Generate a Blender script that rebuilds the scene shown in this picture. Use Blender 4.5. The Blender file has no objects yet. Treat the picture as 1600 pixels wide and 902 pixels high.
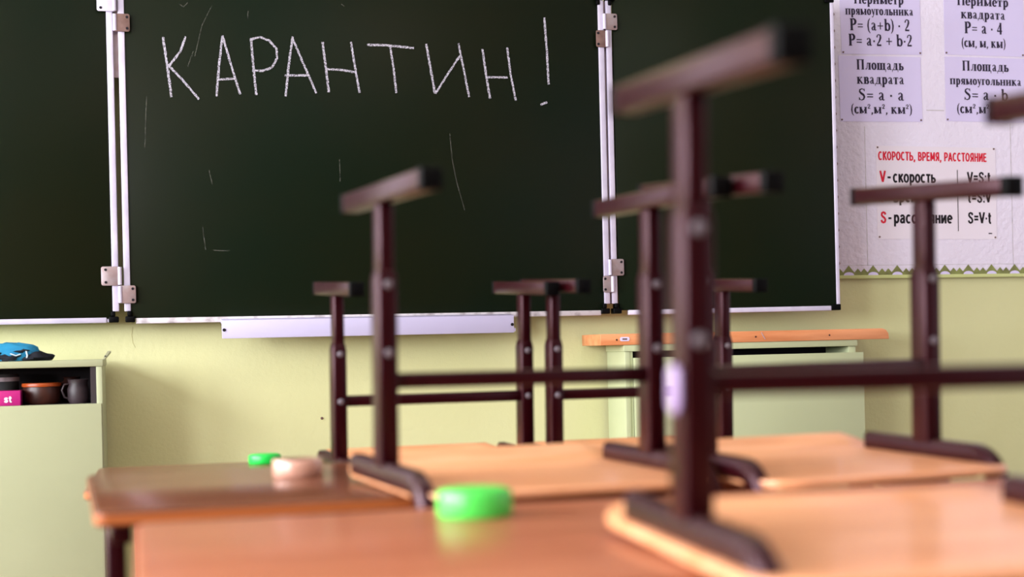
import bpy, bmesh, math, random
from mathutils import Vector, Matrix
random.seed(7)
D = bpy.data; C = bpy.context.scene.collection
R = math.radians
EYE = .86

# ---------------------------------------------------------------- camera, world, light
cam_d = D.cameras.new('camera'); cam = D.objects.new('camera', cam_d); C.objects.link(cam)
bpy.context.scene.camera = cam
cam_d.sensor_width = 36; cam_d.lens = 50; cam_d.shift_y = 89/1600
cam_d.clip_start = .05
cam.matrix_world = Matrix.Translation((0,0,EYE)) @ Matrix.Rotation(R(-14.4),4,'Z') @ Matrix.Rotation(R(1.32),4,'Y') @ Matrix.Rotation(R(90),4,'X')
cam_d.dof.use_dof = True; cam_d.dof.focus_distance = 4.5; cam_d.dof.aperture_fstop = 2.5

w = D.worlds.new('world'); bpy.context.scene.world = w; w.use_nodes = True
w.node_tree.nodes['Background'].inputs[0].default_value = (.85,.9,1,1)
w.node_tree.nodes['Background'].inputs[1].default_value = .6

WIN = [(-1.6,-.2),(.4,1.8),(2.3,3.7)]          # window openings along the left wall (Y from, to)
WZ = (.85,2.55); WX = -3.3
for y0,y1 in WIN:
    l = D.lights.new('window_daylight','AREA'); l.shape='RECTANGLE'; l.size = WZ[1]-WZ[0]-.1; l.size_y = y1-y0-.1
    l.energy = 165; l.color = (.93,.935,1)
    o = D.objects.new('window_daylight', l); C.objects.link(o)
    o.location = (WX-.03,(y0+y1)/2,(WZ[0]+WZ[1])/2); o.rotation_euler = (0,R(-90),0)
for y in (-1.6,.6,2.4):
    l = D.lights.new('ceiling_lamp_light','AREA'); l.shape='RECTANGLE'; l.size=1.2; l.size_y=.25; l.energy=5; l.color=(1,.93,.84)
    o = D.objects.new('ceiling_lamp_light', l); C.objects.link(o); o.location=(1.0,y,2.93)
vs = bpy.context.scene.view_settings
vs.view_transform='Standard'; vs.look='None'; vs.gamma=1; vs.use_curve_mapping=False; vs.exposure=0.24

# ---------------------------------------------------------------- materials
def lin(c): return tuple(((v/255)/12.92 if v/255<=.04045 else ((v/255+.055)/1.055)**2.4) for v in c)+(1,)
def mat(name, col, rough=.5, spec=.5, metal=0, coat=0, var=None, scale=5, stretch=(1,1,1), bump=0, bscale=60, detail=4, alpha_noise=None, emit=0, lo=.35, hi=.65):
    m = D.materials.new(name); m.use_nodes = True; nt = m.node_tree; b = nt.nodes['Principled BSDF']
    b.inputs['Base Color'].default_value = lin(col); b.inputs['Roughness'].default_value = rough
    b.inputs['Specular IOR Level'].default_value = spec; b.inputs['Metallic'].default_value = metal
    b.inputs['Coat Weight'].default_value = coat; b.inputs['Coat Roughness'].default_value = .12
    tc = nt.nodes.new('ShaderNodeTexCoord'); mp = nt.nodes.new('ShaderNodeMapping')
    nt.links.new(tc.outputs['Object'], mp.inputs[0]); mp.inputs['Scale'].default_value = stretch
    if var:
        n = nt.nodes.new('ShaderNodeTexNoise'); n.inputs['Scale'].default_value = scale; n.inputs['Detail'].default_value = detail
        r = nt.nodes.new('ShaderNodeValToRGB'); r.color_ramp.elements[0].color = lin(col); r.color_ramp.elements[1].color = lin(var)
        r.color_ramp.elements[0].position = lo; r.color_ramp.elements[1].position = hi
        nt.links.new(mp.outputs[0], n.inputs['Vector']); nt.links.new(n.outputs['Fac'], r.inputs[0]); nt.links.new(r.outputs[0], b.inputs['Base Color'])
    if bump:
        n2 = nt.nodes.new('ShaderNodeTexNoise'); n2.inputs['Scale'].default_value = bscale; n2.inputs['Detail'].default_value = 3
        bp = nt.nodes.new('ShaderNodeBump'); bp.inputs['Strength'].default_value = bump; bp.inputs['Distance'].default_value = .004
        nt.links.new(tc.outputs['Object'], n2.inputs['Vector']); nt.links.new(n2.outputs['Fac'], bp.inputs['Height']); nt.links.new(bp.outputs[0], b.inputs['Normal'])
    if alpha_noise:
        n3 = nt.nodes.new('ShaderNodeTexNoise'); n3.inputs['Scale'].default_value = 330; n3.inputs['Detail'].default_value = 2
        r3 = nt.nodes.new('ShaderNodeMapRange'); r3.inputs[1].default_value = .38; r3.inputs[2].default_value = .62
        r3.inputs[3].default_value = alpha_noise[0]; r3.inputs[4].default_value = alpha_noise[1]
        nt.links.new(tc.outputs['Object'], n3.inputs['Vector']); nt.links.new(n3.outputs['Fac'], r3.inputs[0]); nt.links.new(r3.outputs[0], b.inputs['Alpha'])
    return m
M = {}
M['wall'] = mat('green_wall_paint',(211,212,162),.5,.3,var=(204,205,152),scale=1.3,bump=.25,bscale=90)
M['crack'] = mat('crack_line',(176,170,120),.8)  # thin crack, a darker tone of the wall colour
M['wall_plain'] = mat('pale_wall_paint',(218,214,222),.7,bump=.1)
M['wall_back'] = mat('rear_wall_darkened',(120,104,92),.7)  # unseen rear wall, coloured dark to dim reflections in the chair fronts
M['ceiling'] = mat('ceiling_white',(235,235,232),.8)
M['floor'] = mat('brown_linoleum',(120,88,60),.4,var=(140,104,72),scale=8)
M['board'] = mat('green_enamel_board',(11,22,11),.34,.1,var=(19,23,10),scale=1.6,detail=5,bump=.05,bscale=40)
M['alu'] = mat('aluminium_trim',(202,195,216),.42,.5,metal=.1,var=(186,180,202),scale=14)
M['alu_dusty'] = mat('chalk_dusted_trim',(196,190,196),.6,.4,metal=.1,var=(120,110,112),scale=30,lo=.5,hi=.8)
M['tray'] = mat('painted_tray_metal',(188,183,214),.4,.5,metal=.1)
M['hinge'] = mat('hinge_metal',(160,148,152),.4,.5,metal=.5,var=(150,128,128),scale=30)
M['hinge_rust'] = mat('worn_hinge_metal',(126,100,94),.5,.5,metal=.4,var=(110,84,78),scale=40)
M['black'] = mat('black_plastic',(3,3,4),.55,.08)
M['chalk'] = mat('white_chalk',(190,186,200),.95,.1,alpha_noise=(.12,.9))
M['chalk_faint'] = mat('rubbed_chalk',(150,150,140),.95,.1,alpha_noise=(.0,.14))
M['maroon'] = mat('maroon_powder_coat',(35,2,6),.3,.3)
M['maroon'].node_tree.nodes['Principled BSDF'].inputs['Specular Tint'].default_value = (1,.6,.7,1)   # reddish sheen of the coat
M['bolt'] = mat('bolt_steel',(112,104,112),.4,.5,metal=.3)
M['ply'] = mat('varnished_plywood',(236,170,126),.32,.5,coat=.25,var=(218,146,98),scale=6,stretch=(1,9,9),detail=6)
M['ply_edge'] = mat('plywood_edge',(205,140,86),.5)
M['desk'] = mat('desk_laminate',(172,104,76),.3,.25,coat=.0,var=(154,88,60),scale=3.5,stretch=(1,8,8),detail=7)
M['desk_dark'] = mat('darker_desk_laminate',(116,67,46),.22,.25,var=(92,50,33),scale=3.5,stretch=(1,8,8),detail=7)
M['desk_edge'] = mat('desk_edge_band',(166,92,46),.35,.5)
M['cab'] = mat('pale_green_laminate',(184,192,152),.45,.4,var=(178,186,146),scale=2)
M['cab_grey'] = mat('grey_green_laminate',(166,171,137),.5,.4,var=(160,165,131),scale=2)
M['cab_shade'] = mat('cabinet_inside_shade',(40,30,33),.7)  # shade of the open shelf put into the colour
M['tabletop'] = mat('orange_beech_edge',(222,150,102),.45,.4,var=(205,128,80),scale=5,stretch=(1,8,8),detail=6)
M['paper'] = mat('lilac_white_paper',(218,210,246),.7,.2)
M['paper_warm'] = mat('pinkish_white_card',(234,226,238),.5,.3)
M['wallpaper'] = mat('embossed_wallpaper',(232,226,244),.75,.2,bump=1.0,bscale=55)
M['ink'] = mat('dark_print',(52,46,66),.7,.1)
M['ink_black'] = mat('black_print',(34,30,36),.6,.1)
M['ink_red'] = mat('red_print',(214,40,62),.6,.1)
M['border'] = mat('olive_border_print',(138,146,84),.6,.2,var=(116,118,74),scale=30)
M['border_light'] = mat('border_pale_green',(196,204,140),.6,.2)
M['border_brown'] = mat('border_brown',(110,84,80),.6,.2)
M['teal'] = mat('teal_cloth',(40,132,172),.8,.2,var=(32,112,150),scale=12,bump=.3)
M['navy'] = mat('black_cloth',(24,26,34),.8,.2)
M['pale'] = mat('pale_cord',(190,205,215),.7)
M['pink'] = mat('magenta_card',(176,12,112),.5)
M['white_ink'] = mat('white_print',(235,225,235),.6)
M['grey_dark'] = mat('dark_grey_card',(60,64,66),.5)
M['jar_brown'] = mat('brown_glazed_jar',(44,18,13),.4,var=(66,30,20),scale=20)  # brown deepened for the shade inside the shelf
M['jar_rim'] = mat('orange_rim',(170,72,18),.35)
M['jar_grey'] = mat('dark_jug',(40,30,34),.5,var=(58,44,48),scale=24)  # jug colour darkened for the shade inside the shelf
M['lime'] = mat('bright_green_plastic',(78,214,84),.3,.5)
M['lime_dark'] = mat('bright_green_plastic_far',(20,196,70),.35,.5)
M['tape'] = mat('cream_tape',(198,150,130),.25,.6,coat=.5)
M['tape_core'] = mat('cardboard_core',(120,76,52),.7)
M['sticker'] = mat('white_lilac_plastic',(150,128,168),.3,.5)
M['pbracket'] = mat('pale_metal',(150,150,120),.4)
M['wdframe'] = mat('white_window_frame',(235,235,235),.4)
gl = D.materials.new('window_glass'); gl.use_nodes=True; M['glass']=gl
gl.node_tree.nodes['Principled BSDF'].inputs['Transmission Weight'].default_value=1; gl.node_tree.nodes['Principled BSDF'].inputs['Roughness'].default_value=0; gl.node_tree.nodes['Principled BSDF'].inputs['IOR'].default_value=1.02
em = mat('lamp_diffuser',(255,246,230),.5); em.node_tree.nodes['Principled BSDF'].inputs['Emission Color'].default_value=(1,.93,.84,1); em.node_tree.nodes['Principled BSDF'].inputs['Emission Strength'].default_value=1.5; M['diffuser']=em

# ---------------------------------------------------------------- helpers
class MB:
    def __init__(s): s.bm = bmesh.new()
    def box(s, x0,x1,y0,y1,z0,z1):
        v=[s.bm.verts.new((x,y,z)) for x in (x0,x1) for y in (y0,y1) for z in (z0,z1)]
        for f in ((0,1,3,2),(4,6,7,5),(0,4,5,1),(2,3,7,6),(0,2,6,4),(1,5,7,3)): s.bm.faces.new([v[i] for i in f])
        return s
    def loft(s, rings, caps=True):
        rr=[[s.bm.verts.new(p) for p in r] for r in rings]; n=len(rr[0])
        for a,b in zip(rr,rr[1:]):
            for i in range(n): s.bm.faces.new((a[i],a[(i+1)%n],b[(i+1)%n],b[i]))
        if caps: s.bm.faces.new(rr[0][::-1]); s.bm.faces.new(rr[-1])
        return s
    def poly(s, pts, z0, z1, to=lambda x,y,z:(x,y,z)):      # extruded outline
        return s.loft([[to(x,y,z0) for x,y in pts],[to(x,y,z1) for x,y in pts]])
    def lathe(s, prof, c=(0,0,0), n=32, axis='z', caps=True):
        rings=[]
        for r,h in prof:
            ring=[]
            for i in range(n):
                a=2*math.pi*i/n; u,v=r*math.cos(a),r*math.sin(a)
                ring.append({'z':(c[0]+u,c[1]+v,c[2]+h),'y':(c[0]+u,c[1]+h,c[2]+v),'x':(c[0]+h,c[1]+u,c[2]+v)}[axis])
            rings.append(ring)
        return s.loft(rings,caps)
    def build(s, name, m, parent=None, bevel=0, smooth=False, segs=2, weld=False):
        bmesh.ops.recalc_face_normals(s.bm, faces=s.bm.faces[:])
        me=D.meshes.new(name); s.bm.to_mesh(me); s.bm.free(); me.materials.append(M[m])
        o=D.objects.new(name,me); C.objects.link(o)
        if parent: o.parent=parent
        if bevel:
            b=o.modifiers.new('bevel','BEVEL'); b.width=bevel; b.segments=segs; b.limit_method='ANGLE'; b.angle_limit=R(40)
        if smooth:
            for p in me.polygons: p.use_smooth=True
        if bevel or smooth:
            for p in me.polygons: p.use_smooth=True
            me.set_sharp_from_angle(angle=R(45)) if not bevel else None
        return o
def rrect(w,h,r,n=4,cx=0,cy=0):
    pts=[]
    for qx,qy,a0 in ((1,1,0),(-1,1,90),(-1,-1,180),(1,-1,270)):
        for i in range(n+1):
            a=R(a0+90*i/n); pts.append((cx+qx*(w/2-r)+r*math.cos(a), cy+qy*(h/2-r)+r*math.sin(a)))
    return pts
def tag(o,label=None,cat=None,group=None,kind=None):
    for k,v in (('label',label),('category',cat),('group',group),('kind',kind)):
        if v: o[k]=v
    return o
def thing(name,loc,label,cat,rz=0,group=None):
    o=D.objects.new(name,None); C.objects.link(o); o.location=loc; o.rotation_euler=(0,0,rz); o.empty_display_size=.1
    return tag(o,label,cat,group)
def struct(o): o['kind']='structure'; return o
def ribbon(bm, pts, widths, to, d0=0, d1=.0006):
    """flat stroke through 2-D pts; to(x,y,d) -> 3-D"""
    n=len(pts); L=[];Rr=[]
    for i in range(n):
        a=pts[max(i-1,0)]; b=pts[min(i+1,n-1)]; dx,dy=b[0]-a[0],b[1]-a[1]; l=math.hypot(dx,dy) or 1
        w_=widths[i]/2; L.append((pts[i][0]-dy/l*w_,pts[i][1]+dx/l*w_)); Rr.append((pts[i][0]+dy/l*w_,pts[i][1]-dx/l*w_))
    ring=[[bm.verts.new(to(*L[i],d0)),bm.verts.new(to(*Rr[i],d0)),bm.verts.new(to(*Rr[i],d1)),bm.verts.new(to(*L[i],d1))] for i in range(n)]
    for a,b in zip(ring,ring[1:]):
        for k in range(4): bm.faces.new((a[k],a[(k+1)%4],b[(k+1)%4],b[k]))
    bm.faces.new(ring[0][::-1]); bm.faces.new(ring[-1])

# ---------------------------------------------------------------- the room
FY=4.54; RX=4.2; BY=-3.6; CZ=3.0
struct(MB().box(WX-.3,RX+.2,FY,FY+.2,0,CZ).build('wall_front','wall'))
struct(MB().box(RX,RX+.2,BY,FY,0,CZ).build('wall_right','wall_plain'))
struct(MB().box(WX-.3,RX+.2,BY-.2,BY,0,CZ).build('wall_back','wall_back'))
b=MB(); ys=[BY]+[v for p in WIN for v in p]+[FY]
b.box(WX-.3,WX,BY,FY,0,WZ[0]); b.box(WX-.3,WX,BY,FY,WZ[1],CZ)
for i in range(0,len(ys),2): b.box(WX-.3,WX,ys[i],ys[i+1],WZ[0],WZ[1])
struct(b.build('wall_left','wall'))
struct(MB().box(WX-.3,RX+.2,BY-.2,FY+.2,-.15,0).build('floor','floor'))
struct(MB().box(WX-.3,RX+.2,BY-.2,FY+.2,CZ,CZ+.15).build('ceiling','ceiling'))
for i,(y0,y1) in enumerate(WIN):
    b=MB(); x0,x1=WX-.16,WX-.1; z0,z1=WZ; ym=(y0+y1)/2
    for a in ((y0,y0+.06),(ym-.03,ym+.03),(y1-.06,y1)): b.box(x0,x1,a[0],a[1],z0,z1)
    b.box(x0,x1,y0,y1,z0,z0+.06); b.box(x0,x1,y0,y1,z1-.06,z1); b.box(x0,x1,y0,y1,2.0,2.05)
    f=struct(b.build(f'window_{i+1}','wdframe'))
    MB().box(x0+.025,x0+.03,y0+.06,y1-.06,z0+.06,z1-.06).build('pane','glass',f)
    MB().box(WX-.1,WX+.08,y0-.03,y1+.03,z0-.03,z0).build('window_sill','wdframe',f)
struct(MB().box(WX,RX,FY-.015,FY,0,.09).build('baseboard_front','wdframe'))
tp_=struct(MB().box(-2.5,-1.02,FY-.018,FY-.001,1.076,2.6).build('trim_1','wallpaper'))   # papered board beyond the left wing
# pencil-thin crack and nail hole in the green wall
b=MB(); ribbon(b.bm,[(.0,.945),(-.004,.92),(-.001,.895),(.006,.88)],[.0015]*4,lambda x,y,d:(x-.04,FY-d,y)); b.build('wall_crack','crack',None).parent=D.objects['wall_front']
MB().lathe([(.0045,0),(.0045,-.002),(.003,-.004)],(.535,FY,.642),10,'y').build('nail_hole','hinge_rust',D.objects['wall_front'])

# ---------------------------------------------------------------- chalkboard
BYF=4.46                                             # face of the centre panel
board=thing('chalkboard',(.71,BYF,.96),'long dark green chalkboard with silver trim and chalked word on the wall','chalkboard')
def P(o):                                            # keep world coordinates under a root without moving it
    if o.parent==board: o.matrix_parent_inverse=Matrix.Translation(-Vector(board.location))
    return o
def panel(x0,x1,y,name='board_panel'):
    return P(MB().box(x0,x1,y,y+.02,.968,2.0).build(name,'board',board,.002))
panel(-.045,1.463,BYF)
panel(-.88,-.098,BYF)
P(MB().box(-.098-.80,-.098+.015,BYF+.0,BYF+.02,.958,.968).build('bottom_trim','alu',board))
P(MB().box(-.03,1.45,BYF-.004,BYF+.022,.952,.969).build('bottom_trim','alu_dusty',board,.002))
P(MB().box(-.87,-.115,BYF-.004,BYF+.022,.956,.972).build('bottom_trim','alu',board,.002))
P(MB().box(-.87,1.46,BYF-.004,BYF+.022,2.0,2.014).build('top_trim','alu',board,.002))
# right wing, swung a little out of the wall
ang=math.atan2(4.325-4.455,2.232-1.515); W=Matrix.Translation((1.513,BYF,0))@Matrix.Rotation(ang,4,'Z'); WL=.744
def PW(o): o.matrix_parent_inverse=Matrix.Translation(-Vector(board.location)); o.matrix_basis=W; return o
PW(MB().box(0,WL-.006,0,.02,.968,2.0).build('board_panel','board',board,.002))
PW(MB().box(.03,WL-.03,-.004,.022,.952,.968).build('bottom_trim','alu',board,.002))
PW(MB().box(.03,WL-.03,-.004,.022,2.0,2.014).build('top_trim','alu',board,.002))
PW(MB().box(WL-.012,WL,-.004,.022,.972,1.98).build('side_trim','alu',board,.002))
for z in (.953,1.98): PW(MB().box(WL-.03,WL+.001,-.007,.024,z,z+.02).build('corner_cap','black',board,.002))
# hinge posts: two strips at each joint
for (xa,xb,gap) in ((-.097,-.044,0),(1.462,1.508,1)):
    wd=.019
    for k,(x,yo) in enumerate(((xa,-.006),(xb-wd,-.004))):
        s_=P(MB().box(x,x+wd,BYF+yo,BYF+.022,.99,1.99 if gap else 2.03).build('hinge_post','alu',board,.002))
    if gap: P(MB().box(xa+wd,xb-wd,BYF+.01,BYF+.016,.99,1.99).build('joint_strip','hinge',board))
    else: P(MB().box(xa+wd,xb-wd,BYF+.012,BYF+.016,1.70,1.97).build('joint_strip','hinge',board))
    for x,zz in ((xa-.012,.957),(xb-wd+.002,.957),(xa-.012,1.99 if gap else 2.03),(xb-wd+.002,1.99 if gap else 2.03)):
        c_=P(MB().box(x,x+wd+.010,BYF-.010,BYF+.024,zz,zz+.018).box(x+.006,x+wd,BYF-.009,BYF+.02,zz+(.018 if zz<1.5 else -.016),zz+(.034 if zz<1.5 else 0)).build('corner_cap','black',board,.003))
def hinge(x0,x1,z0,z1,m,pin,hs):
    h=P(MB().poly(rrect(x1-x0,z1-z0,.006,4,(x0+x1)/2,(z0+z1)/2),0,.003,lambda x,y,d:(x,BYF-.0075-d,y)).build('hinge_plate',m,board,.0008))
    P(MB().lathe([(.006,z0+.002),(.006,z1-.002)],(pin,BYF-.010,0),12).build('hinge_pin','alu',h,0,True))
    for hx in hs:
        for z in (z0+.010,z1-.010): P(MB().lathe([(.0042,0),(.0042,-.0015)],(hx,BYF-.0105,z),10,'y').build('screw','ink_black',h))
hinge(-.123,-.068,1.896,1.952,'alu',-.072,(-.112,)); hinge(-.076,-.028,1.836,1.89,'hinge_rust',-.072,(-.036,))
hinge(-.128,-.078,1.068,1.126,'hinge',-.074,(-.115,)); hinge(-.078,-.040+.012,1.014,1.068,'hinge',-.074,(-.037,))
hinge(1.482,1.526,1.892,1.946,'hinge',1.482,(1.517,)); hinge(1.452,1.492,1.834,1.89,'hinge_rust',1.49,(1.459,))
hinge(1.482,1.530,1.082,1.137,'hinge',1.482,(1.521,)); hinge(1.457,1.494,1.027,1.082,'hinge',1.49,(1.464,))
# chalk tray below the centre panel
tr=P(MB().loft([[(x,BYF+.01,.958),(x,BYF+.01,.950),(x,BYF-.052,.9445),(x,BYF-.058,.901),(x,BYF-.064,.901),(x,BYF-.064,.9555),(x,BYF-.058,.958),(x,BYF-.01,.962)] for x in (.222,1.137)]).build('chalk_tray','tray',board,.001))
for x in (.2285,1.131): P(MB().lathe([(.005,0),(.005,-.002)],(x,BYF-.064,.927),12,'y').build('screw','ink_black',tr))
P(MB().box(1.122,1.142,BYF-.062,BYF+.01,.905,.9155).build('tray_end','tray',tr))

# the word written in chalk: strokes in (u,v) pixels of a 1578x902 drawing laid on the board
def brd(u,v):                                        # drawing -> board metres
    px=220+u/2.254; py=v/2.254
    k=math.radians(-14.4); q=((px-800)/2222.2,1,-(py-540)/2222.2)
    c,s=math.cos(R(1.32)),math.sin(R(1.32)); x=q[0]*c+q[2]*s; z=-q[0]*s+q[2]*c; y=1
    X=x*math.cos(k)-y*math.sin(k); Y=x*math.sin(k)+y*math.cos(k); t=BYF/Y
    return (X*t,EYE+z*t)
LET=[[[(78,130),(92,225),(108,342)],[(158,128),(140,180),(98,234)],[(95,228),(150,285),(205,350)]],
 [[(288,126),(275,230),(267,340)],[(288,128),(318,230),(350,333)],[(272,280),(332,278)]],
 [[(388,135),(396,230),(407,335)],[(388,138),(420,131),(452,143),(478,172),(480,205),(462,238),(430,250),(392,248)]],
 [[(535,130),(520,235),(510,340)],[(533,133),(575,230),(618,328)],[(506,266),(588,266)]],
 [[(640,148),(652,240),(662,325)],[(740,148),(755,240),(770,327)],[(650,244),(700,246),(756,255)]],
 [[(797,158),(870,160),(962,170)],[(878,164),(890,240),(900,328)]],
 [[(1005,155),(1020,240),(1036,330)],[(1038,330),(1080,262),(1125,195)],[(1118,152),(1136,240),(1156,342)]],
 [[(1203,173),(1215,260),(1230,347)],[(1290,168),(1302,260),(1320,354)],[(1215,272),(1292,273)]],
 [[(1421,62),(1430,180),(1436,297)],[(1408,369),(1430,360)]]]
def dense(pts,step=5):
    out=[]
    for a,b_ in zip(pts,pts[1:]):
        n=max(1,int(math.dist(a,b_)/step))
        out+=[(a[0]+(b_[0]-a[0])*i/n,a[1]+(b_[1]-a[1])*i/n) for i in range(n)]
    return out+[pts[-1]]
def brd_to(x,y,d): return (x,BYF-.0003-d,y)
for L_ in LET:
    b=MB()
    for j,st in enumerate(L_):
        pts=[brd(*p) for p in dense(st)]
        wdt=.0068 if j else .0076
        pts=[(x+random.uniform(-.0006,.0006),y+random.uniform(-.0006,.0006)) for x,y in pts]
        ribbon(b.bm,pts,[wdt*random.uniform(.75,1.1) for _ in pts],lambda x,y,d,j=j:brd_to(x,y,d+j*.0002))
    P(b.build('chalk_letter','chalk',board))
for st in ([(1088,470),(1096,560),(1112,640),(1140,740)],[(240,600),(252,650)],[(218,800),(228,880)],[(255,882),(315,884)],[(185,180),(165,235)],[(378,38),(376,66)],[(20,340),(14,520)],[(250,20),(215,90),(190,200)],[(135,14),(150,24),(165,10)],[(706,14),(716,22)],[(700,560),(702,640)]):
    b=MB(); pts=[brd(*p) for p in dense(st,12)]; ribbon(b.bm,pts,[.003]*len(pts),brd_to); P(b.build('chalk_smear','chalk_faint',board))

# ---------------------------------------------------------------- lettering
def glyphs():
    X=.68; T=.215; H=.095; g={}
    def arc(cx,cy,rx,ry,a0,a1,n=14,wv=T,wh=H):
        pts=[];ws=[]
        for i in range(n+1):
            a=R(a0+(a1-a0)*i/n); pts.append((cx+rx*math.cos(a),cy+ry*math.sin(a))); ws.append(wh+(wv-wh)*abs(math.cos(a)))
        return (pts,ws)
    def st(x,y0=0,y1=X,w_=T): return ([(x,y0),(x,y1)],[w_,w_])
    def ln(a,b_,w_): return ([a,b_],[w_,w_])
    def sf(x,y,w_=.34): return ([(x-w_/2,y+(.03 if y==0 else -.03)),(x+w_/2,y+(.03 if y==0 else -.03))],[.06,.06])
    def stem(x,h=X,lo=0): return [st(x,lo,h),([(x-.17,lo+.03),(x+.17,lo+.03)],[.06,.06]),([(x-.17,h-.03),(x+.17,h-.03)],[.06,.06])]
    g['П']=(1.0,stem(.22,1)+stem(.78,1)+[ln((.2,.965),(.8,.965),.07)])
    g['P']=(.78,stem(.22,1)+[arc(.36,.73,.27,.24,90,-90),ln((.2,.965),(.36,.965),.07),ln((.2,.49),(.36,.49),.07)])
    g['S']=(.7,[([(.56,.8),(.5,.93),(.33,.97),(.17,.88),(.15,.73),(.3,.58),(.48,.46),(.56,.3),(.48,.1),(.32,.03),(.16,.08),(.1,.24)],[.07,.07,.08,.13,.17,.19,.19,.17,.13,.08,.07,.07]),ln((.57,.76),(.57,.98),.05),ln((.09,.02),(.09,.26),.05)])
    g['п']=(.82,stem(.19)+stem(.63)+[ln((.2,.65),(.62,.65),.07)])
    g['е']=(.58,[arc(.3,.34,.2,.31,0,320),ln((.12,.36),(.5,.36),.07)])
    g['р']=(.7,[st(.2,-.28,X),sf(.2,-.25,.3),arc(.38,.34,.18,.31,130,-130),ln((.05,.65),(.2,.65),.06)])
    g['b']=(.68,[st(.17,0,1,.18),ln((.03,.97),(.18,.97),.06),arc(.38,.33,.2,.3,140,-140,wv=.19)])
    g['и']=(.84,stem(.2)+stem(.64)+[ln((.2,.12),(.64,.56),.07)])
    g['м']=(1.0,stem(.2)+stem(.8)+[ln((.2,.64),(.48,.06),.15),ln((.48,.06),(.8,.64),.07)])
    g['т']=(.66,[st(.33),sf(.33,0),ln((.06,.645),(.6,.645),.07),ln((.07,.48),(.07,.66),.05),ln((.59,.48),(.59,.66),.05)])
    g['я']=(.7,stem(.52)+[arc(.36,.47,.17,.18,90,270),ln((.36,.65),(.52,.65),.07),ln((.36,.29),(.52,.29),.07),ln((.34,.3),(.12,.03),.13)])
    g['о']=(.64,[arc(.32,.34,.2,.31,0,360,20)])
    g['у']=(.64,[ln((.14,.66),(.36,.06),.17),ln((.54,.66),(.3,-.1),.08),([(.3,-.1),(.22,-.24),(.1,-.2)],[.08,.08,.13]),([(.02,.65),(.28,.65)],[.06,.06]),([(.42,.65),(.64,.65)],[.06,.06])])
    g['г']=(.56,stem(.19)+[ln((.2,.645),(.52,.645),.07),ln((.52,.46),(.52,.66),.05)])
    g['л']=(.78,stem(.58)+[ln((.3,.645),(.58,.645),.07),([(.32,.64),(.28,.2),(.2,.05),(.08,.09)],[.08,.08,.08,.14])])
    g['ь']=(.64,stem(.19)+[arc(.34,.2,.18,.17,90,-90),ln((.2,.37),(.34,.37),.07),ln((.2,.03),(.34,.03),.07)])
    g['н']=(.82,stem(.19)+stem(.63)+[ln((.2,.35),(.62,.35),.07)])
    g['к']=(.78,stem(.19)+[ln((.25,.33),(.52,.62),.08),ln((.32,.4),(.62,.04),.17),sf(.64,0,.26),([(.44,.64),(.66,.64)],[.08,.1])])
    g['а']=(.64,[([(.14,.52),(.2,.63),(.34,.65),(.42,.55),(.42,.1),(.5,.04),(.6,.08)],[.12,.08,.08,.16,.18,.1,.06]),([(.42,.4),(.26,.33),(.15,.2),(.2,.06),(.32,.06),(.42,.16)],[.07,.09,.16,.12,.07,.06])])
    g['a']=g['а']
    g['щ']=(1.16,stem(.19)+stem(.54)+stem(.89)+[ln((.2,.035),(1.08,.035),.07),ln((1.08,.06),(1.08,-.2),.06)])
    g['д']=(.8,[st(.56),ln((.06,.035),(.74,.035),.07),ln((.3,.645),(.68,.645),.07),([(.32,.64),(.3,.3),(.2,.05)],[.08,.08,.08]),ln((.06,.06),(.06,-.18),.06),ln((.74,.06),(.74,-.18),.06)])
    g['в']=(.66,stem(.19)+[arc(.34,.5,.15,.15,90,-90),arc(.36,.19,.18,.16,90,-90),ln((.2,.645),(.34,.645),.07),ln((.2,.35),(.36,.35),.07),ln((.2,.035),(.36,.035),.07)])
    g['с']=(.56,[arc(.32,.34,.2,.31,45,320)])
    g['2']=(.62,[([(.1,.72),(.16,.9),(.3,.97),(.46,.9),(.48,.7),(.36,.42),(.1,.1)],[.12,.1,.08,.14,.18,.14,.07]),ln((.08,.07),(.54,.07),.15)])
    g['4']=(.62,[st(.42,0,1,.18),ln((.42,.95),(.06,.3),.07),ln((.03,.28),(.58,.28),.12)])
    g['=']=(.7,[ln((.08,.3),(.62,.3),.09),ln((.08,.52),(.62,.52),.09)])
    g['+']=(.8,[ln((.1,.4),(.7,.4),.09),ln((.4,.1),(.4,.7),.09)])
    g['(']=(.4,[([(.34,1.02),(.18,.8),(.12,.4),(.18,0),(.34,-.22)],[.05,.11,.15,.11,.05])])
    g[')']=(.4,[([(.06,1.02),(.22,.8),(.28,.4),(.22,0),(.06,-.22)],[.05,.11,.15,.11,.05])])
    g['·']=(.4,[ln((.12,.4),(.28,.4),.16)])
    g[',']=(.32,[([(.15,.12),(.17,.0),(.08,-.16)],[.17,.14,.05])])
    g['-']=(.44,[ln((.06,.3),(.38,.3),.12)])
    g['²']=(.4,[([(.06,.8),(.1,.92),(.2,.96),(.3,.9),(.3,.8),(.06,.55)],[.08,.07,.06,.1,.11,.06]),ln((.05,.55),(.33,.55),.09)])
    g[' ']=(.34,[])
    return g
G=glyphs()
def serif_line(text,cx,base,cap,width,plane,m,parent):
    adv=sum(G[c][0]*1.02 for c in text); k=width/(adv*cap) if width else 1
    x=cx-adv*cap*k/2; b=MB(); n=0
    for c in text:
        a,sts=G[c]
        for pts,ws in sts:
            n+=1
            ribbon(b.bm,[(x+p[0]*cap*k,base+p[1]*cap) for p in pts],[w_*cap*(1 if k>.99 else (k+1)/2) for w_ in ws],lambda X_,Y_,d,n=n:plane(X_,Y_,d),.0002,.0006+(n%5)*.00008)
        x+=a*1.02*cap*k
    return b.build('lettering',m,parent)
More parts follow.
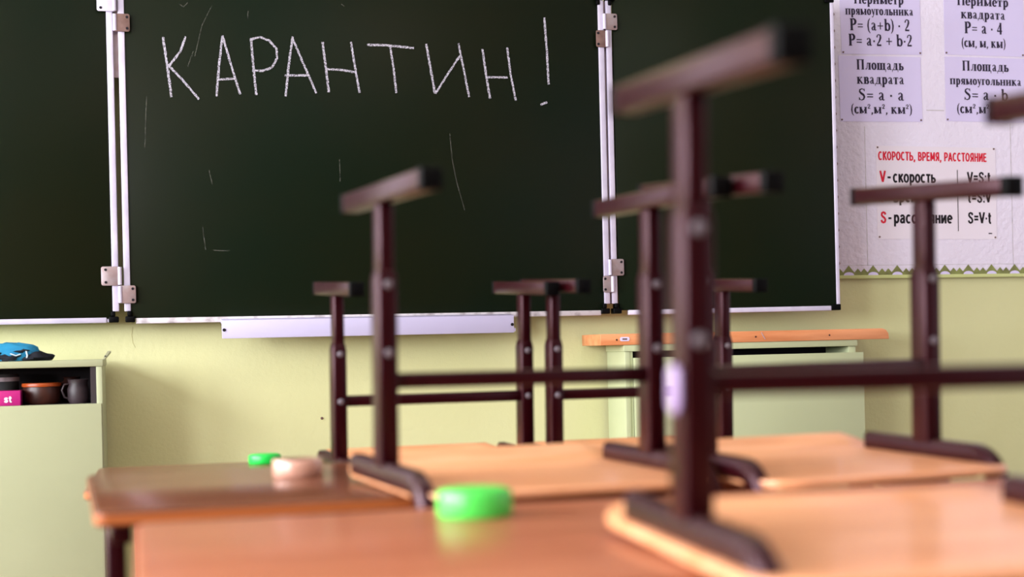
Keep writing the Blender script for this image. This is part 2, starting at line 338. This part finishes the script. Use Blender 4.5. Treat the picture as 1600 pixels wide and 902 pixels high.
def sans_glyphs():
    W_=.15
    def arc(cx,cy,rx,ry,a0,a1,n=16): return [(cx+rx*math.cos(R(a0+(a1-a0)*i/n)),cy+ry*math.sin(R(a0+(a1-a0)*i/n))) for i in range(n+1)]
    v=lambda x,y0=0,y1=1:[(x,y0),(x,y1)]
    g={}
    g['С']=(.66,[arc(.34,.5,.24,.43,48,312)]); g['О']=(.7,[arc(.35,.5,.25,.43,0,360,22)])
    g['К']=(.62,[v(.12),[(.15,.45),(.56,1)],[(.26,.58),(.58,0)]]); g['Р']=(.62,[v(.12),[(.12,.93),(.32,.93)]+arc(.32,.68,.2,.25,80,-80,10)+[(.12,.43)]])
    g['Т']=(.58,[v(.29),[(.0,.93),(.58,.93)]]); g['Ь']=(.62,[v(.12),[(.12,.55),(.32,.55)]+arc(.32,.31,.2,.24,80,-80,10)+[(.12,.07)]])
    g['В']=(.62,[v(.12),[(.12,.93),(.3,.93)]+arc(.3,.73,.18,.2,80,-80,8)+[(.12,.53)],[(.3,.53)]+arc(.32,.3,.2,.23,80,-80,8)+[(.12,.07)]])
    g['Е']=(.56,[v(.12),[(.1,.93),(.52,.93)],[(.1,.52),(.48,.52)],[(.1,.07),(.53,.07)]])
    g['М']=(.78,[v(.12),v(.66),[(.13,.97),(.39,.2)],[(.65,.97),(.39,.2)]])
    g['Я']=(.64,[v(.5),[(.5,.93),(.32,.93)]+arc(.32,.68,.2,.25,100,260,10)+[(.5,.43)],[(.34,.43),(.08,0)]])
    g['А']=(.66,[[(.06,0),(.33,.98)],[(.6,0),(.33,.98)],[(.16,.3),(.5,.3)]])
    g['Н']=(.66,[v(.12),v(.54),[(.12,.52),(.54,.52)]]); g['И']=(.68,[v(.12),v(.56),[(.13,.05),(.55,.95)]])
    g['V']=(.64,[[(.05,1),(.32,.04)],[(.59,1),(.32,.04)]])
    g['S']=(.62,[[(.53,.74),(.46,.9),(.3,.94),(.14,.86),(.12,.7),(.22,.58),(.42,.46),(.52,.3),(.46,.12),(.3,.06),(.14,.12),(.08,.28)]])
    g['t']=(.4,[[(.18,.95),(.18,.18),(.24,.06),(.36,.06)],[(.03,.68),(.36,.68)]])
    for lo,up in zip('скотьвмяни','СКОТЬВМЯНИ'):
        a_,st=g[up]; g[lo]=(a_*.86,[[(x*.86,y*.74) for x,y in p] for p in st])
    g['р']=(.58,[v(.12,-.28,.74),arc(.3,.37,.18,.3,150,-150)]); g['е']=(.56,[arc(.29,.37,.2,.3,0,310),[(.1,.38),(.48,.38)]])
    g['а']=(.56,[[(.1,.56),(.2,.68),(.34,.68),(.43,.58),(.43,0)],[(.43,.42),(.2,.38),(.1,.26),(.1,.14),(.2,.06),(.32,.08),(.43,.2)]])
    g['=']=(.6,[[(.06,.36),(.54,.36)],[(.06,.62),(.54,.62)]]); g[':']=(.28,[[(.06,.1),(.22,.1)],[(.06,.62),(.22,.62)]]); g['·']=(.28,[[(.06,.45),(.22,.45)]])
    g[',']=(.28,[[(.14,.14),(.14,0),(.07,-.16)]]); g[' ']=(.3,[]); g['s']=(.5,[[(x*.8,y*.74) for x,y in g['S'][1][0]]])
    return g
GS=sans_glyphs()
def sans_text(text,x0,base,cap,width,m,parent,plane,bold=.15):
    k=width/(sum(GS[c][0]+.06 for c in text)*cap); x=x0; b=MB(); n=0
    for c in text:
        a,sts=GS[c]
        for pts in sts:
            n+=1; ww=bold*cap*(1+k)/2
            ribbon(b.bm,[(x+(p[0]+.03)*cap*k,base+p[1]*cap) for p in pts],[ww]*len(pts),plane,.0002,.0006+(n%5)*.00008)
        x+=(a+.06)*cap*k
    return b.build('lettering',m,parent)

# ---------------------------------------------------------------- pinboard right of the chalkboard
PY=4.522
nb=thing('pinboard',(2.34,FY,1.072),'white pinboard covered in embossed wallpaper with green zigzag border, right of chalkboard','pinboard')
def loc(o,r):
    if o.parent==r: o.matrix_parent_inverse=Matrix.Translation(-Vector(r.location))
    return o
loc(MB().box(2.33,3.9,PY,FY-.001,1.076,2.5).build('board_panel','wallpaper',nb,.001),nb)
for i,(x0,x1,z0,z1) in enumerate(((2.455,2.457,1.11,1.6),(3.035,3.037,1.11,1.62),(2.70,2.77,1.66,1.663),(2.36,3.9,1.112,1.1135))):
    loc(MB().box(x0,x1,PY-.0006,PY,z0,z1).build('wallpaper_seam','alu_dusty',nb),nb)
loc(MB().box(2.33,3.9,PY-.003,PY+.004,1.066,1.078).build('border_edge','border_light',nb,.001),nb)
def zig(n,p,x0,h):
    pts=[];
    for i in range(n):
        x=x0+i*p
        pts+=[(x,.3*h),(x+.13*p,.68*h),(x+.27*p,.28*h),(x+.5*p,1.0*h),(x+.73*p,.28*h),(x+.87*p,.68*h)]
    return pts+[(x0+n*p,.3*h)]
b=MB(); top=zig(17,.094,2.335,.034)
for (xa,za),(xb,zb) in zip(top,top[1:]):
    b.loft([[(xa,PY-.002,1.078),(xb,PY-.002,1.078),(xb,PY-.002,1.078+zb),(xa,PY-.002,1.078+za)],[(xa,PY-.0005,1.078),(xb,PY-.0005,1.078),(xb,PY-.0005,1.078+zb),(xa,PY-.0005,1.078+za)]])
loc(b.build('zigzag_border','border',nb),nb)
for i in range(17):
    x=2.335+(i+.5)*.094
    loc(MB().poly([(x+.02*math.cos(R(a)),1.078+.011*math.sin(R(a))) for a in range(0,181,20)],.002,.0026,lambda X_,Z_,d:(X_,PY-d,Z_)).build('scallop','paper',nb),nb)
for i in range(22):
    z=1.12+i*.058; b=MB(); b.poly([(2.341,z-.016),(2.3495,z),(2.341,z+.016)],.0005,.002,lambda X_,Z_,d:(X_,PY-d,Z_))
    loc(b.build('side_border','border_brown',nb),nb)
loc(MB().box(2.331,2.337,PY-.002,PY,1.08,2.5).build('border_edge','border_light',nb),nb)

def pl(x,z,d): return (x,PY-.001-d,z)
def sheet(x0,x1,z0,z1,label,tilt,lines,group='printed formula sheets pinned to the board'):
    t=thing('formula_sheet',((x0+x1)/2,PY-.0005,(z0+z1)/2),label,'paper sheet',group=group)
    cx,cz=(x0+x1)/2,(z0+z1)/2
    def q(x,z,d): return (x-cx,-.001-d,z-cz)
    b=MB(); N=8; b.loft([[q(x0+(x1-x0)*i/N,z0,0),q(x0+(x1-x0)*i/N,z1,0),q(x0+(x1-x0)*i/N,z1,-.0008),q(x0+(x1-x0)*i/N,z0,-.0008)] for i in range(N+1)]); b.build('page','paper',t)
    for (txt,xm,base,cap,wd) in lines: serif_line(txt,xm,base,cap,wd,q,'ink',t)
    for sx in (x0+.006,x1-.006):
        p_=MB().lathe([(.0035,0),(.003,-.002),(.001,-.003)],(sx-cx,-.001,z0+.006-cz),10,'y').build('pin','hinge_rust',t)
    t.rotation_euler=(0,R(tilt),0)
    return t
# baselines and widths in metres on the wall
sheet(2.372,2.684,1.855,2.08,'upper left formula sheet, perimeter of a rectangle, next to the chalkboard',-1,
 [('Периметр',2.523,2.032,.034,.195),('прямоугольника',2.524,1.993,.031,.265),('P= (a+b) · 2',2.524,1.938,.042,.235),('P= a·2 + b·2',2.524,1.884,.042,.25)])
sheet(2.362,2.682,1.618,1.848,'lower left formula sheet, area of a square, next to the chalkboard',-.6,
 [('Площадь',2.522,1.800,.036,.185),('квадрата',2.522,1.750,.036,.185),('S= a · a',2.523,1.692,.042,.18),('(см²,м², км²)',2.523,1.646,.034,.24)])
sheet(2.778,3.10,1.862,2.08,'upper right formula sheet, perimeter of a square',0,
 [('Периметр',2.935,2.040,.034,.21),('квадрата',2.935,1.993,.034,.18),('P= a · 4',2.935,1.940,.042,.155),('(см, м, км)',2.935,1.891,.034,.18)])
sheet(2.777,3.10,1.624,1.855,'lower right formula sheet, area of a rectangle, partly behind a chair foot',0,
 [('Площадь',2.94,1.806,.036,.19),('прямоугольника',2.94,1.756,.031,.29),('S= a · b',2.94,1.701,.042,.18),('(см²,м², км²)',2.94,1.654,.034,.24)])
# speed poster
t=thing('speed_poster',(2.735,PY-.0005,1.37),'poster with red heading about speed, time and distance under the formula sheets','poster')
def q2(x,z,d): return (x-2.735,-.001-d,z-1.37)
MB().loft([[q2(x,1.203,0),q2(x,1.532,0),q2(x,1.532,-.0008),q2(x,1.203,-.0008)] for x in (2.497,2.972)]).build('page','paper_warm',t)
S_=lambda *a,**k: sans_text(*a,parent=t,plane=q2,**k)
S_('СКОРОСТЬ, ВРЕМЯ, РАССТОЯНИЕ',2.504,1.481,.031,.432,'ink_red',bold=.19)
def dash(x,z):
    b=MB(); b.poly([(x,z),(x+.012,z),(x+.012,z+.007),(x,z+.007)],.0002,.0008,q2); return b.build('lettering','ink_black',t)
for (a,bb,f,z,wd) in (('V','скорость','V=S:t',1.403,.170),('t','время','t=S:V',1.334,.12),('S','расстояние','S=V·t',1.259,.234)):
    S_(a,2.509,z,.041,.024 if a!='t' else .014,'ink_red',bold=.19); dash(2.540,z+.014); S_(bb,2.560,z,.041,wd,'ink_black',bold=.19)
    S_(f,2.855,z,.041,.096,'ink_black',bold=.19)
b=MB(); b.poly([(2.815,1.232),(2.8175,1.232),(2.8175,1.45),(2.815,1.45)],.0002,.0008,q2); b.build('rule_line','ink_black',t)
b=MB(); b.poly([(2.938,1.222),(2.952,1.222),(2.952,1.226),(2.938,1.226)],.0002,.0008,q2); b.build('lettering','ink',t)
for x,z in ((2.503,1.526),(2.965,1.528),(2.505,1.211),(2.965,1.210)): MB().lathe([(.0035,0),(.003,-.002),(.001,-.003)],q2(x,z,0),10,'y').build('pin','hinge_rust',t)
t.rotation_euler=(0,R(.3),0)

# ---------------------------------------------------------------- cabinet on the left
CY=4.15
cb=thing('cabinet',(-.5,(CY+FY)/2,0),'pale green cabinet with an open top shelf, left below the chalkboard','cabinet')
L=lambda o: loc(o,cb)
L(MB().box(-1.0,-.120,CY-.002,FY-.03,.828,.847).build('top_panel','cab_grey',cb,.0015))
L(MB().box(-.139,-.123,CY,FY-.03,.0,.828).build('side_panel','cab_grey',cb,.001))
L(MB().box(-.98,-.964,CY,FY-.03,.0,.828).build('side_panel','cab_grey',cb,.001))
L(MB().box(-.964,-.139,FY-.045,FY-.035,.05,.828).build('back_panel','cab_shade',cb))
L(MB().box(-.964,-.139,CY+.02,FY-.045,.708,.724).build('shelf','cab_shade',cb))
L(MB().box(-.155,-.139,CY+.003,FY-.045,.724,.828).build('inner_shade_sheet','cab_shade',cb))  # dark sheet standing for shade on the side panel's inner face
L(MB().box(-.962,-.126,CY-.014,CY+.018,.04,.7245).build('front_panel','cab_grey',cb,.0015))
L(MB().box(-.964,-.139,CY+.03,FY-.05,.0,.04).build('plinth','cab_grey',cb))
br=thing('metal_bracket',(-.117,CY+.045,.847),'small pale metal bracket on the right corner of the cabinet top','bracket')
MB().loft([[( -.003,-.022,.0),(.004,-.022,.0),(.004,-.022,.004),(-.003,-.022,.004)],[(.008,.02,.018),(.018,.02,.018),(.018,.02,.024),(.008,.02,.024)]]).build('arm','pbracket',br,.001)
MB().lathe([(.003,-.004),(.003,.006)],(.003,-.010,.008),10,'y').build('screw','ink_black',br)
# teal thing on the cabinet
def lump(name,m,parent,c,r,seed=0,seg=24,ring=14,amp=.12,flat=0):
    rnd=random.Random(seed); ph=[rnd.uniform(0,6.28) for _ in range(8)]
    b=MB(); rings=[]
    for i in range(1,ring):
        th=math.pi*i/ring; rg=[]
        for j in range(seg):
            a=2*math.pi*j/seg; k=1+amp*(math.sin(3*a+ph[0]+2*th)+.6*math.sin(5*a+ph[1]-3*th)+.5*math.sin(7*th+ph[2]+a*2))
            z=max(math.cos(th)*r[2]*k,flat-c[2]) if flat is not None else math.cos(th)*r[2]*k
            rg.append((c[0]+r[0]*math.sin(th)*math.cos(a)*k,c[1]+r[1]*math.sin(th)*math.sin(a)*k,c[2]+z))
        rings.append(rg)
    b.loft(rings); return b.build(name,m,parent,0,True)
te=thing('cloth_pouch',(-.375,CY+.11,.847),'crumpled teal and black cloth pouch lying on the cabinet top','pouch')
lump('body','teal',te,(0,0,.018),(.092,.06,.034),3,amp=.07,flat=.0005)
lump('dark_trim','navy',te,(.066,-.012,.010),(.048,.045,.018),5,amp=.12,flat=.0005)
lump('dark_trim','navy',te,(-.004,-.052,.010),(.035,.012,.010),8,amp=.2,flat=.0005)
lump('dark_trim','navy',te,(.03,-.045,.028),(.032,.012,.006),9,amp=.2,flat=.0005)
lump('dark_trim','navy',te,(-.03,-.05,.022),(.018,.01,.005),10,amp=.2,flat=.0005)
def cord(parent,pts,r,m,name='cord'):
    b=MB(); rings=[]
    for i,p in enumerate(pts):
        a=Vector(pts[max(i-1,0)]); c_=Vector(pts[min(i+1,len(pts)-1)]); d=(c_-a).normalized(); u=d.cross(Vector((0,1,.01))).normalized(); v=d.cross(u)
        rings.append([tuple(Vector(p)+r*(u*math.cos(k*math.pi/4)+v*math.sin(k*math.pi/4))) for k in range(8)])
    b.loft(rings); return b.build(name,m,parent,0,True)
cord(te,[(.047,-.055,.004),(.050,-.058,.016),(.047,-.054,.028),(.040,-.04,.036)],.0022,'pale')
cord(te,[(-.045,-.058,.003),(-.05,-.058,.012),(-.04,-.055,.02)],.0022,'pale')
cord(te,[(.005,-.06,.022),(.02,-.062,.016),(.032,-.058,.02)],.0018,'pale')
# things on the shelf
t=thing('magenta_box',(-.40,4.21,.724),'magenta card box with white lettering on the cabinet shelf','box')
MB().box(-.07,.056,-.03,.06,0,.042).build('carton','pink',t,.001)
sans_text('st',.012,.010,.017,.022,'white_ink',t,lambda x,z,d:(x-.0,-.0305-d,z),.2)
t=thing('dark_tin',(-.415,4.29,.724),'dark grey tin standing behind the magenta box','tin')
MB().lathe([(.055,0),(.055,.085),(.052,.088),(.02,.089)],(0,.05,0),32).build('body','grey_dark',t,0,True)
MB().lathe([(.0565,.066),(.0565,.078)],(0,.05,0),32).build('band','alu_dusty',t,0,True)
t=thing('brown_jar',(-.292,4.26,.724),'brown ribbed jar with bright orange rim on the cabinet shelf','jar')
b=MB()
rings=[]
for r_,h in ((.044,0),(.050,.006),(.051,.04),(.049,.05)):
    rings.append([((r_+.0015*(k%2))*math.cos(2*math.pi*k/40),(r_+.0015*(k%2))*math.sin(2*math.pi*k/40),h) for k in range(40)])
b.loft(rings); b.build('body','jar_brown',t,0,True)
MB().lathe([(.046,.049),(.054,.050),(.055,.055),(.053,.060),(.047,.060)],(0,0,0),40).build('rim','jar_rim',t,0,True)
t=thing('round_brown_pot',(-.214,4.345,.724),'round dark brown pot behind the orange-rimmed jar','pot')
MB().lathe([(.025,0),(.038,.012),(.043,.035),(.036,.055),(.024,.063),(.022,.070),(.025,.074)],(0,0,0),32).build('body','jar_brown',t,0,True)
t=thing('dark_jug',(-.192,4.235,.724),'dark jug with handle at the right end of the cabinet shelf','jug')
MB().lathe([(.024,0),(.029,.01),(.030,.04),(.025,.055),(.029,.068),(.027,.068),(.022,.056)],(0,0,0),28).build('body','jar_grey',t,0,True)
cord(t,[(-.024,-.004,.056),(-.037,-.008,.054),(-.044,-.008,.038),(-.037,-.006,.018),(-.026,-.004,.014)],.003,'jar_grey','handle')

# ---------------------------------------------------------------- demonstration table at the wall
TY=4.32
tb=thing('demonstration_cabinet',(1.9,(TY+FY)/2,0),'low pale green cabinet with overhanging orange wooden top under the chalkboard','cabinet')
L=lambda o: loc(o,tb)
b=MB(); b.loft([[(x0,y,z) for x0,y,z in ((1.401,TY,.853),(1.401,TY,.889),(2.395,TY,.889),(2.409,TY,.884),(2.418,TY,.872),(2.420,TY,.853))],[(x0,y,z) for x0,y,z in ((1.401,FY-.02,.853),(1.401,FY-.02,.889),(2.395,FY-.02,.889),(2.409,FY-.02,.884),(2.418,FY-.02,.872),(2.420,FY-.02,.853))]])
tp=L(b.build('tabletop','tabletop',tb,.0015))
for x in (1.455,1.935,2.2): L(MB().lathe([(.003,0),(.003,-.001)],(x,TY-.0002,.870),10,'y').build('screw','jar_brown',tp))
L(MB().poly(rrect(.032,.013,.005,3,1.482,.872),.0003,.0012,lambda x,z,d:(x,TY-d,z)).build('sticker','paper',tp))
L(MB().box(1.474,1.49,TY-.0018,TY-.0012,.8695,.8745).build('sticker_print','border_brown',tp))
cord(tp,[(1.955,TY-.001,.884),(1.960,TY-.0015,.874),(1.968,TY-.001,.862)],.0014,'chalk','chalk_mark')
L(MB().box(1.480,2.304,TY+.004,FY-.03,.832,.853).build('apron','cab',tb,.001))
L(MB().box(1.484,1.502,TY+.008,FY-.03,0,.832).build('side_panel','cab',tb,.001))
L(MB().box(2.274,2.300,TY+.010,FY-.03,0,.832).build('side_panel','cab',tb,.001))
L(MB().box(1.502,2.274,FY-.045,FY-.035,0,.832).build('back_panel','ink_black',tb))
L(MB().box(1.502,2.274,TY+.05,FY-.045,.72,.736).build('shelf','ink_black',tb))
L(MB().box(1.502,1.511,TY+.010,TY+.03,.0,.832).build('door_stop','cab',tb))
L(MB().box(1.511,2.318,TY-.010,TY+.008,.05,.811).build('front_panel','cab',tb,.001))

# ---------------------------------------------------------------- pupils' desks
def desk(corner,yaw,z,wd,dp,label,leg_x=.035,dm='desk'):
    """corner = near-left corner (world)"""
    t=thing('school_desk',(corner[0],corner[1],0),label,'desk',R(yaw),'brown school desks in a column')
    th=.019
    MB().poly(rrect(wd,dp,.014,5,wd/2,dp/2),z-th,z,lambda x,y,d:(x,y,d)).build('desk_top',dm,t,.004,segs=3)
    b=MB(); o_=rrect(wd+.003,dp+.003,.0155,5,wd/2,dp/2)
    b.loft([[(x,y,z-th+.004) for x,y in o_],[(x,y,z-.004) for x,y in o_]],False); b.build('edge_band','desk_edge',t,0,True)
    MB().box(.07,wd-.07,dp-.07,dp-.054,z-.32,z-th-.03).build('modesty_panel','desk',t,.002)
    for sx in (leg_x,wd-leg_x):
        MB().box(sx-.0125,sx+.0125,.05,dp-.05,z-th-.026,z-th-.001).build('top_rail','maroon',t,.003)
        l_=MB().box(sx-.0125,sx+.0125,dp/2-.02,dp/2+.02,.28,z-th-.026).box(sx-.015,sx+.015,dp/2-.025,dp/2+.025,.026,.34).build('leg','maroon',t,.003)
        f_=MB().box(sx-.0125,sx+.0125,.0,dp-.02,.002,.027).build('foot','maroon',t,.003)
        for y in (-.006,dp-.028): MB().box(sx-.0135,sx+.0135,y,y+.014,.0,.029).build('end_cap','black',f_,.002)
    MB().box(leg_x,wd-leg_x,dp/2-.01,dp/2+.01,z-.3,z-.27).build('crossbar','maroon',t,.003)
    return t
desk((-.012,1.040),.3,.677,1.2,.552,'nearest brown wooden desk with the large green lid and one upturned chair')
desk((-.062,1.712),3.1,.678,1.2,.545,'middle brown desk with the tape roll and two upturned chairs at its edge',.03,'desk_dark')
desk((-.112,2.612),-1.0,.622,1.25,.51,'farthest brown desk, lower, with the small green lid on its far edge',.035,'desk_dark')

# ---------------------------------------------------------------- chairs, standing upside down on the desks
def chair(p,s,h,a,b_,zt,zb,label,lidmark=False,hw0=.2,GT=.031,lip=.020,tl=.120,w2=.19):
    """local frame: between the legs at seat-tube height, +y = seat front (far), z up; feet in the air"""
    x,y,z,yaw,pit,rol=p
    t=thing('school_chair',(x,y,z),label,'chair',0,'upturned school chairs on the desks')
    t.matrix_world=Matrix.Translation((x,y,z))@Matrix.Rotation(R(yaw),4,'Z')@Matrix.Rotation(R(pit),4,'X')@Matrix.Rotation(R(rol),4,'Y')@Matrix.Scale(s,4)
    for sx in (-w2,w2):
        # foot tube, slightly tilted to the seat
        def ring(yy,hw=.0125,hz=.0125): return [(sx+u*hw,yy,h+GT*yy+v*hz) for u,v in ((-1,-1),(1,-1),(1,1),(-1,1))]
        f=MB().loft([ring(-b_+.004),ring(a-.004)]).build('foot','maroon',t,.003)
        for e0,e1 in ((-b_-.001,-b_+.014),(a-.009,a+.001)):
            MB().loft([ring(e0,.0132,.0132),ring(e1,.0132,.0132)]).build('end_cap','black',f,.0015)
        # telescoping leg
        inn=MB().box(sx-.0098,sx+.0098,-.0155,.0155,zt-.03,h-.0125).build('upper_leg','maroon',t,.003)
        def rr(zz,k): return [(sx+u*.0128*k,v*.0185*k,zz) for u,v in ((-1,-1),(1,-1),(1,1),(-1,1))]
        out=MB().loft([rr(.006,1),rr(zt-.014,1),rr(zt,.82)]).build('lower_leg','maroon',t,.003)
        for k in zb: MB().lathe([(.0058,0),(.0058,-.0025),(.0035,-.0045)],(sx,-.0183,k),14,'y').build('bolt','bolt',out,0,True)
        # seat tube running into the backrest upright
        pts=[(.135,0),(.0,0),(-tl,0)]
        for k in range(1,9):
            an=R(84*k/8); pts.append((-tl-.052*math.sin(an),-.052*(1-math.cos(an))))
        yl,zl=pts[-1]; pts+= [(yl-.012,zl-.16),(yl-.022,zl-.31)]
        rings=[]
        for i,(yy,zz) in enumerate(pts):
            a0=pts[max(i-1,0)]; a1=pts[min(i+1,len(pts)-1)]; dy,dz=a1[0]-a0[0],a1[1]-a0[1]; l_=math.hypot(dy,dz); ny,nz=-dz/l_,dy/l_
            rings.append([(sx+u*.0120,yy+ny*v*.0145+ny*.003,zz+nz*v*.0145+nz*.003) for u,v in ((-1,-.6),(-.6,-1),(.6,-1),(1,-.6),(1,.6),(.6,1),(-.6,1),(-1,.6))])
        st=MB().loft(rings).build('seat_tube','maroon',t,0,True)
        MB().box(sx-.009,sx+.009,.133,.1385,-.006,.012).build('end_plug','bolt' if s>1 else 'black',st,.003)
    MB().box(-w2+.008,w2-.008,-.012,.012,.105,.125).build('crossbar','maroon',t,.003)
    # plywood seat: front edge rolls up, rear edge a little
    N=22; sec=[]
    for i in range(N+1):
        yy=-.185+.375*i/N
        zz=-.0115
        if yy>.14: zz+= lip*((yy-.14)/.05)**1.3
        if yy<-.13: zz+= .0
        sec.append((yy,zz))
    b=MB(); rings=[]
    for i,(yy,zz) in enumerate(sec):
        e=min(abs(yy-sec[0][0]),abs(sec[-1][0]-yy)); hw=hw0-(.028*(1-min(e/.035,1))**2)
        cols=[-1,-.8,-.4,0,.4,.8,1]
        rings.append([(c*hw,yy,zz) for c in cols]+[(c*hw,yy,zz-.0095) for c in cols[::-1]])
    b.loft(rings)
    b.build('seat','ply',t,.0015,segs=2)
    # backrest panel, hanging below the table edge
    b=MB(); rings=[]; yo=.12-tl
    for i in range(13):
        xx=-.205+.41*i/12
        rings.append([(xx,yo-.169,-.22),(xx,yo-.158,-.22),(xx,yo-.168,-.355),(xx,yo-.179,-.355)])
    b.loft(rings); b.build('backrest','ply',t,.003)
    if lidmark:
        MB().poly(rrect(.024,.040,.011,5),0,.006,lambda u,v,d:(-w2-.0125-d,u-.004,.111+v)).build('oval_plug','sticker',t,.003,segs=3)['label']='pale lilac oval plastic plug'
    return t
hC=.361
chair((.640,1.120,.7027,-.3,1.6,.35),1.05,.357,.161,.192,.258,(.238,.150),'largest, nearest upturned chair, on the nearest desk',True,.212,.035,.008,.108)
chair((.482,1.827,.7022,7.0,1.0,.3),1.0,.354,.161,.200,.258,(.238,.151),'upturned chair on the middle desk, second row, left one, just behind the large green lid',GT=.0,hw0=.198)
chair((.895,1.797,.7022,6.3,1.2,-.2),1.0,hC,.161,.190,.258,(.238,.151),'upturned chair on the right of the middle desk, in front of the poster',GT=.045,hw0=.187,tl=.105,w2=.179)
chair((.534,2.70,.6466,6.0,1.2,.2),1.0,.327,.149,.155,.225,(.204,.115),'left one of the two small upturned chairs on the farthest desk',hw0=.198,w2=.188)
chair((.949,2.68,.6466,6.0,1.2,.2),1.0,.327,.149,.155,.225,(.204,.115),'right one of the two small upturned chairs on the farthest desk',hw0=.196,w2=.186)

# ---------------------------------------------------------------- small things on the desks
def lid(x,y,z,r,h,m,label):
    t=thing('green_lid',(x,y,z),label,'lid',0,'green plastic lids on the desks')
    rings=[]
    for rr_,hh in ((r*.97,0),(r,h*.1),(r,h*.82),(r*.96,h*.97),(r*.9,h)):
        rings.append([((rr_+(.0006 if k%2 else 0))*math.cos(2*math.pi*k/64),(rr_+(.0006 if k%2 else 0))*math.sin(2*math.pi*k/64),hh) for k in range(64)])
    MB().loft(rings).build('cap',m,t,0,True)
    MB().lathe([(r*.86,h),(r*.86,h+.0012),(r*.83,h+.0012)],(0,0,0),48).build('top_disc',m,t)
lid(.340,1.503,.6772,.0405,.028,'lime','large round bright green plastic lid on the nearest desk')
lid(.238,3.062,.6222,.034,.018,'lime_dark','small round green plastic lid on the farthest desk')
t=thing('tape_roll',(.209,2.085,.678),'roll of pale sticky tape lying on the middle desk','tape roll')
b=MB(); R0,R1,hh=.0365,.024,.024; n=48
rings=[[(r_*math.cos(2*math.pi*k/n),r_*math.sin(2*math.pi*k/n),z_) for k in range(n)] for r_,z_ in ((R1,0),(R0-.001,0),(R0,.001),(R0,hh-.001),(R0-.001,hh),(R1,hh),(R1,0))]
b.loft(rings,False); b.build('tape','tape',t,0,True)
b=MB(); rings=[[(r_*math.cos(2*math.pi*k/n),r_*math.sin(2*math.pi*k/n),z_) for k in range(n)] for r_,z_ in ((R1-.002,0),(R1+.0002,0),(R1+.0002,hh+.0004),(R1-.002,hh+.0004),(R1-.002,0))]
b.loft(rings,False); b.build('core','tape_core',t,0,True)

# ceiling lamps (above the frame)
for y in (-1.6,.6,2.4):
    t=thing('ceiling_lamp',(1.0,y,CZ),{-1.6:'rear',.6:'middle',2.4:'front'}[y]+' long ceiling lamp with a white diffuser','lamp',0,'ceiling lamps in a row')
    MB().box(-.62,.62,-.14,.14,-.045,0).build('housing','wdframe',t,.004); MB().box(-.60,.60,-.12,.12,-.052,-.045).build('diffuser','diffuser',t)
